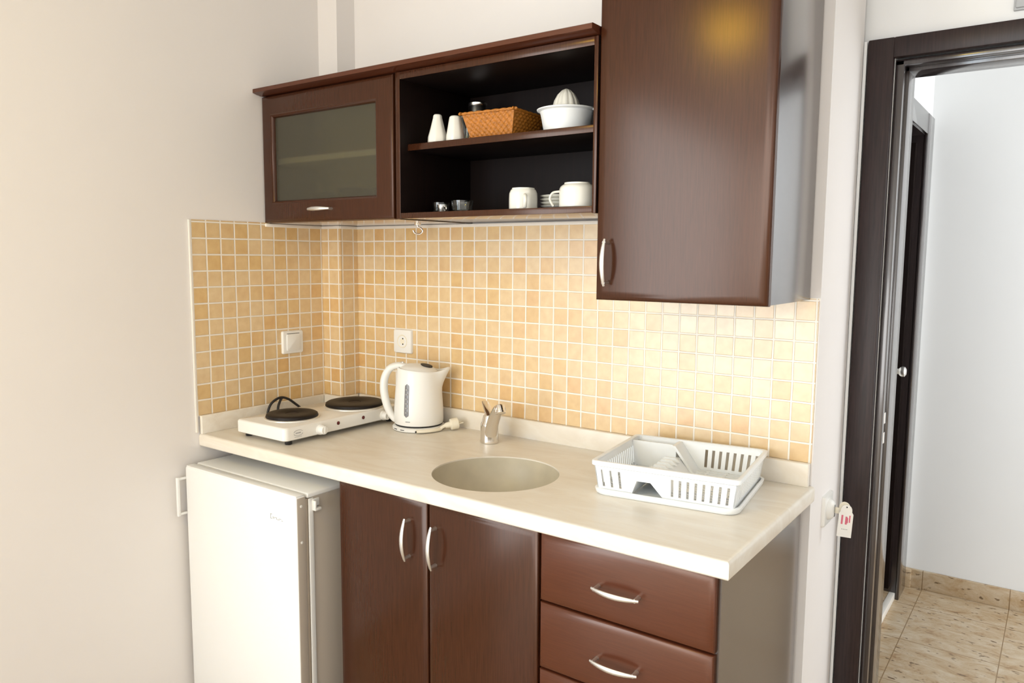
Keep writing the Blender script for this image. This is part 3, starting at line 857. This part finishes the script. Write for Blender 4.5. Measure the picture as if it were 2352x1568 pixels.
tube(bm, catmull([(-.096, -.300, TOP + .074), (-.090, -.312, TOP + .066), (-.083, -.326, TOP + .045), (-.078, -.33, TOP + .006)], 8), .0042, 12)
obj('power_cord', bm, 'black', t)

# ------------------------------------------------------------------ kettle
kx, ky = .3525, -.1075
t = thing('electric_kettle', 'white electric kettle standing beside the hot plate', 'kettle', (kx, ky, TOP))
yaw = math.radians(35.8)
rgt = Vector((math.cos(yaw), math.sin(yaw), 0))       # towards the spout
fwd = Vector((math.sin(yaw), -math.cos(yaw), 0))      # towards the viewer side
asp = yaw
bm = nb()
kz = TOP + .018
prof = [(.074, 0), (.0785, .002), (.0800, .010), (.0790, .05), (.0755, .10), (.0715, .15), (.0690, .172), (.0680, .180), (.0640, .184)]
def kr(a, r, h):
    d = (a - asp + PI) % (2 * PI) - PI
    e = max(0, (h - .105) / .075)
    return r + .036 * e ** 1.5 * math.exp(-(d / .36) ** 2)
def lathe_k(bm):
    rings = []
    hs = [0, .002, .010, .03, .05, .075, .10, .115, .13, .145, .158, .170, .178, .182]
    for h in hs:
        for (r0, h0), (r1, h1) in zip(prof, prof[1:]):
            if h0 <= h <= h1: r = r0 + (r1 - r0) * (h - h0) / (h1 - h0)
        ring = []
        for i in range(72):
            a = 2 * PI * i / 72; rr = kr(a, r, h)
            d = (a - asp + PI) % (2 * PI) - PI
            dz = -.012 * max(0, math.cos(d)) * 0 + .006 * math.exp(-(d / .3) ** 2) * max(0, (h - .14) / .04)
            dz -= .012 * max(0, (h - .13) / .05) * (math.cos(d) * .5 + .5) * (1 - math.exp(-(d / .3) ** 2) * .5)
            ring.append((kx + rr * math.cos(a), ky + rr * math.sin(a), kz + h + dz))
        rings.append(ring)
    return rings
R = lathe_k(bm)
top = [tuple(Vector(p) + (Vector((kx, ky, p[2])) - Vector(p)) * .07 - Vector((0, 0, .001))) for p in R[-1]]
low = [tuple(Vector(p) - Vector((0, 0, .006))) for p in top]
loft(bm, R + [top, low], True, True)
obj('body', bm, 'white', t, smooth=50)
# lid, tilted with the rim
bm = nb()
lid = []
for r, h in ((.0600, -.004), (.0605, .003), (.054, .008), (.040, .0125), (.020, .0145), (.001, .015)):
    ring = []
    for i in range(40):
        a = 2 * PI * i / 40; d = a - asp
        ring.append((kx + r * math.cos(a), ky + r * math.sin(a), kz + .178 + h - .006 * (math.cos(d) + 1) * r / .06))
    lid.append(ring)
loft(bm, lid, True, True)
lidob = obj('lid', bm, 'white', t)
bm = nb(); c = Vector((kx, ky, kz + .1845)) + rgt * .026
loft(bm, [[tuple(c + rgt * (.019 * math.cos(a) * k) + fwd * (.026 * math.sin(a) * k) + Vector((0, 0, z - .22 * (.019 * math.cos(a) * k)))) for a in [2 * PI * i / 24 for i in range(24)]] for k, z in ((1, -.004), (1, .0035), (.8, .004))])
obj('lid_grip', bm, 'dark', lidob, label='dark recess in the kettle lid')
# handle loop at the left
bm = nb()
def kp(s, f, h): return Vector((kx, ky, TOP)) + rgt * s + fwd * f + Vector((0, 0, h))
hp = catmull([kp(-.030, 0, .198), kp(-.060, 0, .205), kp(-.090, 0, .196), kp(-.108, 0, .168), kp(-.113, 0, .130), kp(-.107, 0, .088), kp(-.096, 0, .055), kp(-.082, 0, .032), kp(-.070, 0, .024)], 7)
nh = len(hp)
tube(bm, hp, [(.0135 + .003 * math.sin(PI * i / nh), .0085 + .0045 * math.sin(PI * i / nh)) for i in range(nh)], 18, up=tuple(fwd.cross(rgt)))
obj('handle', bm, 'white', t, smooth=60)
bm = nb(); box(bm, -.006, .006, -.004, .004, 0, .006, .002, mat=Matrix.Translation(kp(-.052, 0, .211))); obj('lid_button', bm, 'nickel', t)
# water gauge: rounded strip lying on the body, left of centre
bm = nb()
ga = math.atan2(fwd.y, fwd.x) - .40
def on_body(a, h, off):
    for (r0, h0), (r1, h1) in zip(prof, prof[1:]):
        if h0 <= h <= h1: r = r0 + (r1 - r0) * (h - h0) / (h1 - h0)
    return Vector((kx + (r + off) * math.cos(a), ky + (r + off) * math.sin(a), kz + h))
def strip(bm, h0, h1, w, off, n=20):
    rows = []
    for j in range(n + 1):
        h = h0 + (h1 - h0) * j / n
        e = min(h - h0, h1 - h) / w
        ww = w * (math.sqrt(max(0, 1 - (1 - min(1, e)) ** 2)))
        rows.append([bm.verts.new(on_body(ga + (k / 4) * max(ww, .0004) / .075, h, off - .0015 * (abs(k) == 4))) for k in range(-4, 5)])
    for j in range(n):
        for k in range(8): bm.faces.new([rows[j][k], rows[j][k + 1], rows[j + 1][k + 1], rows[j + 1][k]])
strip(bm, .030, .136, .0085, .0012)
gz = obj('water_gauge', bm, 'gauge', t)
bm = nb()
for j in range(6):
    h = .045 + j * .0145
    p = on_body(ga, h, .0016)
    lathe(bm, [(.0042, -.001), (.0038, .0012), (.001, .002)], p, 14, axis=(math.cos(ga), math.sin(ga), 0))
obj('level_mark', bm, 'grey', gz)
bm = nb()
la = math.atan2(fwd.y, fwd.x) - .42
for k in range(6):
    a = la + k * .034
    p = on_body(a, .016, .0002)
    box(bm, -.0009, .0009, -.0004, .0004, -.0016, .0016, mat=Matrix.Translation(p) @ Matrix.Rotation(a + PI / 2, 4, 'Z'))
obj('logo', bm, 'grey', t, smooth=0)
bm = nb(); lathe(bm, [(.080, 0), (.0845, .002), (.0850, .009), (.082, .0125), (.070, .0145)], (kx, ky, TOP), 60)
base = obj('power_base', bm, 'white', t)
bm = nb(); lathe(bm, [(.074, .0135), (.0765, .0155), (.0765, .0185), (.070, .019)], (kx, ky, TOP), 60, caps=True); obj('base_ring', bm, 'black', base)
bm = nb()
for k, a in enumerate((-.92, -.55)):
    aa = math.atan2(fwd.y, fwd.x) + a
    for dh in (.0055,):
        p = Vector((kx + .0849 * math.cos(aa), ky + .0849 * math.sin(aa), TOP + dh + .002))
        box(bm, -.0075, .0075, -.0008, .0008, -.0010, .0010, mat=Matrix.Translation(p) @ Matrix.Rotation(aa + PI / 2, 4, 'Z'))
obj('vent_slot', bm, 'dark', base)
bm = nb()
a0 = math.atan2(fwd.y, fwd.x)
cp = [(kx + .090 * math.cos(a0 + s), ky + .090 * math.sin(a0 + s), TOP + .007) for s in (.02, .25, .5, .75, .95)] + [(.445, -.100, TOP + .012), (.452, -.088, TOP + .018)]
tube(bm, catmull(cp, 8), .0055, 12)
cd = obj('power_cord', bm, 'cream', t)
bm = nb(); p0 = Vector((.450, -.092, TOP + .017)); ax = Vector((.5, .8, .12)).normalized()
lathe(bm, [(.0065, 0), (.0085, .004), (.010, .018), (.0175, .020), (.0185, .026), (.0185, .042), (.016, .044), (.001, .044)], p0, 28, axis=ax)
for s in (-.0095, .0095):
    sd = ax.cross(Vector((0, 0, 1))).normalized()
    lathe(bm, [(.0024, .043), (.0024, .058), (.001, .06)], p0 + sd * s, 10, axis=ax)
obj('plug', bm, 'cream', cd)
bm = nb(); lathe(bm, [(.0028, 0), (.0028, .003)], (cp[0][0] + fwd.x * .004, cp[0][1] + fwd.y * .004, TOP + .007), 12, axis=tuple(fwd)); obj('cord_hole', bm, 'dark', base)

# ------------------------------------------------------------------ tap
tx, ty = .655, -.125
t = thing('mixer_tap', 'chrome single-lever mixer tap behind the round sink', 'tap', (tx, ty, TOP))
sp = Vector((.105, -.082, 0)).normalized()
bm = nb(); lathe(bm, [(.0275, 0), (.0285, .003), (.0275, .008), (.0265, .05), (.0270, .055), (.0260, .058), (.0215, .066), (.0190, .080), (.016, .084), (.001, .085)], (tx, ty, TOP), 40); obj('body', bm, 'chrome', t)
bm = nb()
P = catmull([Vector((tx, ty, TOP + .022)) + sp * .012, Vector((tx, ty, TOP + .062)) + sp * .035, Vector((tx, ty, TOP + .098)) + sp * .072, Vector((tx, ty, TOP + .122)) + sp * .108, Vector((tx, ty, TOP + .122)) + sp * .124], 7)
n = len(P); tube(bm, P, [(.0195 - .004 * i / n, .0145 - .001 * i / n) for i in range(n)], 20); obj('spout', bm, 'chrome', t)
bm = nb(); lathe(bm, [(.0125, 0), (.0135, .003), (.0135, .017), (.0145, .018), (.0145, .023), (.011, .024)], Vector((tx, ty, TOP + .133)) + sp * .116, 28, axis=tuple((sp * .5 - Vector((0, 0, .86))))); obj('aerator', bm, 'chrome', t)
bm = nb()
lv = -sp
P = catmull([Vector((tx, ty, TOP + .078)) + lv * -.008, Vector((tx, ty, TOP + .092)) + lv * .012, Vector((tx, ty, TOP + .104)) + lv * .036, Vector((tx, ty, TOP + .113)) + lv * .056], 7)
n = len(P); tube(bm, P, [(.0145 - .004 * i / n, .0095 - .0055 * i / n) for i in range(n)], 16); obj('lever', bm, 'chrome', t)

# ------------------------------------------------------------------ dish rack
RW, RD, RH = .334, .303, .081
ra = math.radians(7.0)
rc = Vector((1.306, -.2075, TOP))
t = thing('dish_rack', 'white plastic dish rack on its tray at the right of the worktop', 'dish rack', rc, rot=ra)
bm = nb()
for (w, d, z0, z1, r) in ((RW + .004, RD + .004, 0, .004, .03),):
    loft(bm, [[(x, y, z) for x, y in rrect(0, 0, w + e, d + e, r, 6)] for e, z in ((-.006, 0), (0, .003), (.004, .013), (.000, .0145), (-.008, .0145), (-.012, .006))])
obj('tray', bm, 'rack', t, world=False)
fl = .010
def wall_map(side):
    def f(u, z, w):   # u along, z up, w thickness inwards
        k = fl * (z / RH - 1)
        u = u * (1 + k / ((RW if side in ('front', 'back') else RD) / 2))
        if side == 'front': return (u, -RD / 2 - k + w, z)
        if side == 'back': return (-u, RD / 2 + k - w, z)
        if side == 'right': return (RW / 2 + k - w, u, z)
        return (-RW / 2 - k + w, -u, z)
    return f
TH = .0025; Zb = .010
bm = nb()
def slotted(side, L, slots, sw, s0, s1, notch=None):
    f = wall_map(side)
    h2 = L / 2
    def rect(u0, u1, z0, z1):
        if notch and u0 < notch[3] and u1 > notch[0]:
            return
        prism(bm, [(u0, z0), (u1, z0), (u1, z1), (u0, z1)], TH, f)
    cuts = sorted(slots)
    spans = [(-h2, notch[0]), (notch[3], h2)] if notch else [(-h2, h2)]
    for a, b_ in spans:
        rect(a, b_, Zb, s0); rect(a, b_, s1, RH)
        cur = a
        for s in cuts:
            if a < s < b_:
                rect(cur, s - sw / 2, s0, s1); cur = s + sw / 2
        rect(cur, b_, s0, s1)
    if notch:
        n0, n1, n2, n3, nz = notch
        prism(bm, [(n0, s1), (n3, s1), (n3, RH), (n0, RH)], TH, f)
        prism(bm, [(n0, Zb), (n1, nz), (n1, s1), (n0, s1)], TH, f)
        prism(bm, [(n3, Zb), (n3, s1), (n2, s1), (n2, nz)], TH, f)
        prism(bm, [(n1, nz), (n2, nz), (n2, s1), (n1, s1)], TH, f)
fs = [-.150 + .0215 * k for k in range(3)] + [.022 + .0183 * k for k in range(8)]
slotted('front', RW, fs, .0062, .019, .060, (-.079, -.064, -.030, .002, .044))
slotted('back', RW, [-(.022 + .0183 * k) for k in range(8)], .0075, .019, .064)
slotted('right', RD, [-RD / 2 + .022 + .0136 * k for k in range(20)], .0045, .018, .062)
slotted('left', RD, [-RD / 2 + .022 + .0136 * k for k in range(20)], .0060, .018, .062)
obj('side_wall', bm, 'rack', t, world=False, smooth=0)
bm = nb()
a, c = RW / 2 + .004, RD / 2 + .004
loft(bm, [[(x, y, z) for x, y in rrect(0, 0, 2 * (a + e), 2 * (c + e), .014, 5)] for e, z in ((-.0065, RH - .012), (0, RH - .012), (.0025, RH - .010), (.0025, RH - .001), (.001, RH + .0005), (-.006, RH + .0005), (-.0075, RH - .001), (-.0065, RH - .012))], False, False)
obj('rim', bm, 'rack', t, world=False, smooth=50)
# floor ribs left and right of the ridge
bm = nb()
for k in range(14):
    y = -RD / 2 + .02 + k * .0195
    box(bm, -RW / 2 + .012, -.080, y, y + .007, Zb, Zb + .004)
    box(bm, .004, RW / 2 - .012, y, y + .007, Zb, Zb + .004)
for x in (-.155, -.115, .03, .075, .12, .15):
    box(bm, x, x + .006, -RD / 2 + .012, RD / 2 - .012, Zb, Zb + .003)
obj('grid_floor', bm, 'rack', t, world=False, smooth=0)
# ridge from front to back with plate notches
bm = nb()
pr_ = [(-.079, Zb), (-.064, .045), (-.030, .045), (.002, Zb)]
pi_ = [(-.0755, Zb), (-.0615, .0425), (-.0325, .0425), (-.0015, Zb)]
y0, y1 = -RD / 2 + .012, RD / 2 - .045
for (p, q) in zip(range(3), range(1, 4)):
    A, B = pr_[p], pr_[q]; a_, b_ = pi_[p], pi_[q]
    vs = []
    for y in (y0, y1):
        vs.append([bm.verts.new((u, y, z)) for u, z in (A, B, b_, a_)])
    for i in range(4): bm.faces.new([vs[0][i], vs[0][(i + 1) % 4], vs[1][(i + 1) % 4], vs[1][i]])
    bm.faces.new(vs[0]); bm.faces.new(vs[1])
obj('ridge', bm, 'rack', t, world=False, smooth=0)
bm = nb()
for k in range(6):
    y = -.085 + k * .028
    prism(bm, [(-.068, .044), (-.060, .056), (-.034, .056), (-.020, .044)], .006, lambda u, v, w, y=y: (u, y + w, v))
obj('plate_notch', bm, 'rack', t, world=False, smooth=0)
# cutlery compartment at the back left: partition and sloping end panel
bm = nb()
box(bm, -RW / 2 + .004, -.046, .103, .106, Zb, RH - .004)
obj('partition', bm, 'rack', t, world=False, smooth=0)
bm = nb()
prism(bm, [(-.052, RH - .003), (-.044, RH - .003), (.008, Zb), (.000, Zb)], .060, lambda u, v, w: (u, .088 + w, v))
obj('end_panel', bm, 'rack', t, world=False, smooth=0)

# ------------------------------------------------------------------ switch, socket, key holder
t = thing('light_switch', 'white rocker light switch on the left tiled wall', 'light switch', (XL + .004, -.2285, z_(-.436)))
sx0 = XL + .004; sy, sz = -.2285, z_(-.397)
def face_x(w, h, layers):
    bm = nb()
    loft(bm, [[(sx0 + dx, sy + u, sz + v) for u, v in rrect(0, 0, w - 2 * i, h - 2 * i, .006, 4)] for i, dx in layers]); return bm
obj('plate', face_x(.086, .079, ((0, 0), (0, .005), (.002, .009), (.004, .0095))), 'white', t)
rk = obj('rocker', face_x(.057, .058, ((0, .009), (.0005, .0125), (.002, .0135))), 'white', t)
bm = nb(); box(bm, sx0 + .009, sx0 + .0102, sy - .026, sy + .026, sz + .0292, sz + .0305); obj('shadow_gap', bm, 'dark', t)
t = thing('wall_socket', 'white round-hole power socket on the back wall above the kettle', 'power socket', (.1905, -.004, z_(-.4325)))
cx, cz = .1905, z_(-.3915)
bm = nb()
loft(bm, [[(cx + u, -.004 - dy, cz + v) for u, v in rrect(0, 0, .083 - 2 * i, .082 - 2 * i, .006, 4)] for i, dy in ((0, 0), (0, .006), (.002, .0095), (.0035, .010))])
obj('plate', bm, 'white', t)
bm = nb(); lathe(bm, [(.0235, .0098), (.0225, .0112), (.0205, .0112), (.0195, .0102), (.0185, .0098)], (cx, -.004, cz), 40, axis=(0, -1, 0), caps=False)
obj('recess_rim', bm, 'cream', t)
bm = nb(); lathe(bm, [(.0185, .0099), (.001, .0101)], (cx, -.004, cz), 36, axis=(0, -1, 0), caps=False); obj('recess', bm, 'cream', t)
for dx, dz in ((.0, .0095), (.0, -.0095)):
    bm = nb(); lathe(bm, [(.0026, .0100), (.0026, .0106)], (cx + dx + .003, -.004, cz + dz), 14, axis=(0, -1, 0)); obj('contact_hole', bm, 'dark', t)

t = thing('key_switch', 'white key-operated wall switch beside the dark door frame', 'switch', (1.557, .16, z_(-.80)))
kx0 = 1.557; kyc, kzc = .155, z_(-.7525)
bm = nb()
loft(bm, [[(kx0 + dx, kyc + u, kzc + v) for u, v in rrect(0, 0, .086 - 2 * i, .082 - 2 * i, .006, 4)] for i, dx in ((0, 0), (0, .004), (.002, .008), (.004, .0085))])
obj('plate', bm, 'white', t)
bm = nb(); lathe(bm, [(.029, .008), (.027, .014), (.022, .020), (.015, .023), (.001, .023)], (kx0, kyc, kzc), 32, axis=(1, 0, 0)); cov = obj('slot_cover', bm, 'white', t)
bm = nb(); box(bm, kx0 + .0205, kx0 + .0235, kyc - .0035, kyc + .0035, kzc - .018, kzc + .014, .001); obj('slot', bm, 'dark', cov)
# key with tag
t = thing('room_key', 'key with a white tag hanging from the wall switch', 'key', (1.59, .155, z_(-.80)))
bm = nb()
box(bm, kx0 + .0225, kx0 + .034, kyc - .0015, kyc + .0015, kzc - .008, kzc + .008, .0008)
loft(bm, [[(kx0 + .034 + .013 + .014 * math.cos(a) , kyc + dy, kzc + .010 + .016 * math.sin(a)) for a in [2 * PI * i / 24 for i in range(24)]] for dy in (-.0016, .0016)])
obj('key_bow', bm, 'cream', t)
tgx, tgy, tgt = kx0 + .0545, .146, kzc + .022
bm = nb(); rg = [(kx0 + .0525 + .004 * math.cos(a), .1505 + .006 * math.sin(a), kzc + .015 + .005 * math.cos(a)) for a in [2 * PI * i / 20 for i in range(20)]]
tube(bm, rg, .0008, 6, closed=True); obj('split_ring', bm, 'nickel', t)
bm = nb()
w2 = .0172
pts = [(-w2, -.086), (w2, -.086), (w2, -.024), (w2 * .80, -.019)] + [(w2 * .78 * math.cos(a), -.014 + .014 * math.sin(a)) for a in [PI * i / 12 for i in range(13)]] + [(-w2 * .80, -.019), (-w2, -.024)]
TGM = Matrix.Translation((tgx, tgy, tgt)) @ Matrix.Rotation(math.radians(16), 4, 'Z') @ Matrix.Rotation(math.radians(3), 4, 'Y')
vs = prism(bm, pts, .0025, lambda u, v, w: TGM @ Vector((u, w - .00125, v)))
tg = obj('key_tag', bm, 'white', t)
bm = nb()
lathe(bm, [(.002, 0), (.002, .0004)], TGM @ Vector((0, -.00135, -.006)), 12, axis=(0, -1, 0)); obj('tag_hole', bm, 'dark', tg)
bm = nb()
for (u, v0, v1, w) in ((-.0085, -.052, -.028, .0022), (.0015, -.052, -.031, .0024), (.0045, -.048, -.034, .0014), (.0095, -.046, -.027, .0016)):
    box(bm, u - w, u + w, -.0016, -.00128, v0, v1, mat=TGM)
obj('print', bm, 'pink', tg, smooth=0)
bm = nb()
for k in range(4): box(bm, -.008 + .004 * k, -.0055 + .004 * k, -.0016, -.00128, -.066, -.0645, mat=TGM)
obj('print_line', bm, 'grey', tg, smooth=0)

# everything that merely stands somewhere keeps a hair's breadth of air under it
for o in COL.objects:
    if o.parent is None and o.name.split('.')[0] in ('hot_plate', 'electric_kettle', 'mixer_tap', 'dish_rack', 'citrus_juicer', 'bread_basket', 'tea_cup', 'coffee_mug', 'steel_cup', 'steel_canister', 'glass_jar', 'pepper_shaker', 'salt_shaker', 'glass_tumbler'):
        o.location.z += .0006

# ------------------------------------------------------------------ lamp and lights
t = thing('ceiling_lamp', 'round warm glass ceiling lamp on the kitchen ceiling', 'ceiling lamp', (.80, -2.36, CEIL))
bm = nb(); lathe(bm, [(.19, -.02), (.19, 0)], (.80, -2.36, CEIL), 40); obj('base', bm, 'white', t)
bm = nb(); lathe(bm, [(.001, -.125), (.09, -.115), (.155, -.085), (.185, -.03), (.185, -.02)], (.80, -2.36, CEIL), 40, caps=False); obj('shade', bm, 'lamp', t)

def area(name, loc, rot, sx, sy, power, col):
    l = bpy.data.lights.new(name, 'AREA'); l.shape = 'RECTANGLE'; l.size = sx; l.size_y = sy
    l.energy = power; l.color = col
    o = bpy.data.objects.new(name, l); COL.objects.link(o); o.location = loc; o.rotation_euler = rot
    return o
area('window_daylight', (XL - .03, ym, (WZ0 + WZ1) / 2), (0, -PI / 2, 0), WZ1 - WZ0 - .12, WY1 - WY0 - .12, 205, (.80, .91, 1))
area('added_daylight_end', ((UX_0 + UX_1) / 2, YF - .03, (WZ0 + WZ1) / 2), (PI / 2, 0, 0), UX_1 - UX_0 - .12, WZ1 - WZ0 - .12, 108, (.97, .95, .93))  # added source behind the end window, widens the sheen on door and tiles
area('hall_daylight', (3.57, 1.12, 1.45), (0, PI / 2, 0), 1.8, 1.1, 38, (.94, .97, 1))

w = bpy.data.worlds.new('World'); sc.world = w; w.use_nodes = True
bg = w.node_tree.nodes['Background']; bg.inputs[0].default_value = (.85, .92, 1, 1); bg.inputs[1].default_value = 1.0

# ------------------------------------------------------------------ camera
cam = bpy.data.cameras.new('camera'); co = bpy.data.objects.new('camera', cam); COL.objects.link(co)
cam.sensor_width = 36; cam.lens = 1771.61 / 2352 * 36; cam.clip_start = .02
yw, pt, rl = -.6249, .1094, .0069
f = Vector((math.sin(yw) * math.cos(pt), math.cos(yw) * math.cos(pt), -math.sin(pt)))
r0 = Vector((math.cos(yw), -math.sin(yw), 0)); u0 = r0.cross(f)
rr = r0 * math.cos(rl) + u0 * math.sin(rl); uu = -r0 * math.sin(rl) + u0 * math.cos(rl)
mt = Matrix((rr, uu, -f)).transposed().to_4x4(); mt.translation = Vector((2.0387, -1.9307, Z0 - .0998))
co.matrix_world = mt
sc.camera = co
vs = sc.view_settings
vs.view_transform = 'Standard'; vs.look = 'None'; vs.gamma = 1; vs.use_curve_mapping = False; vs.exposure = -0.14
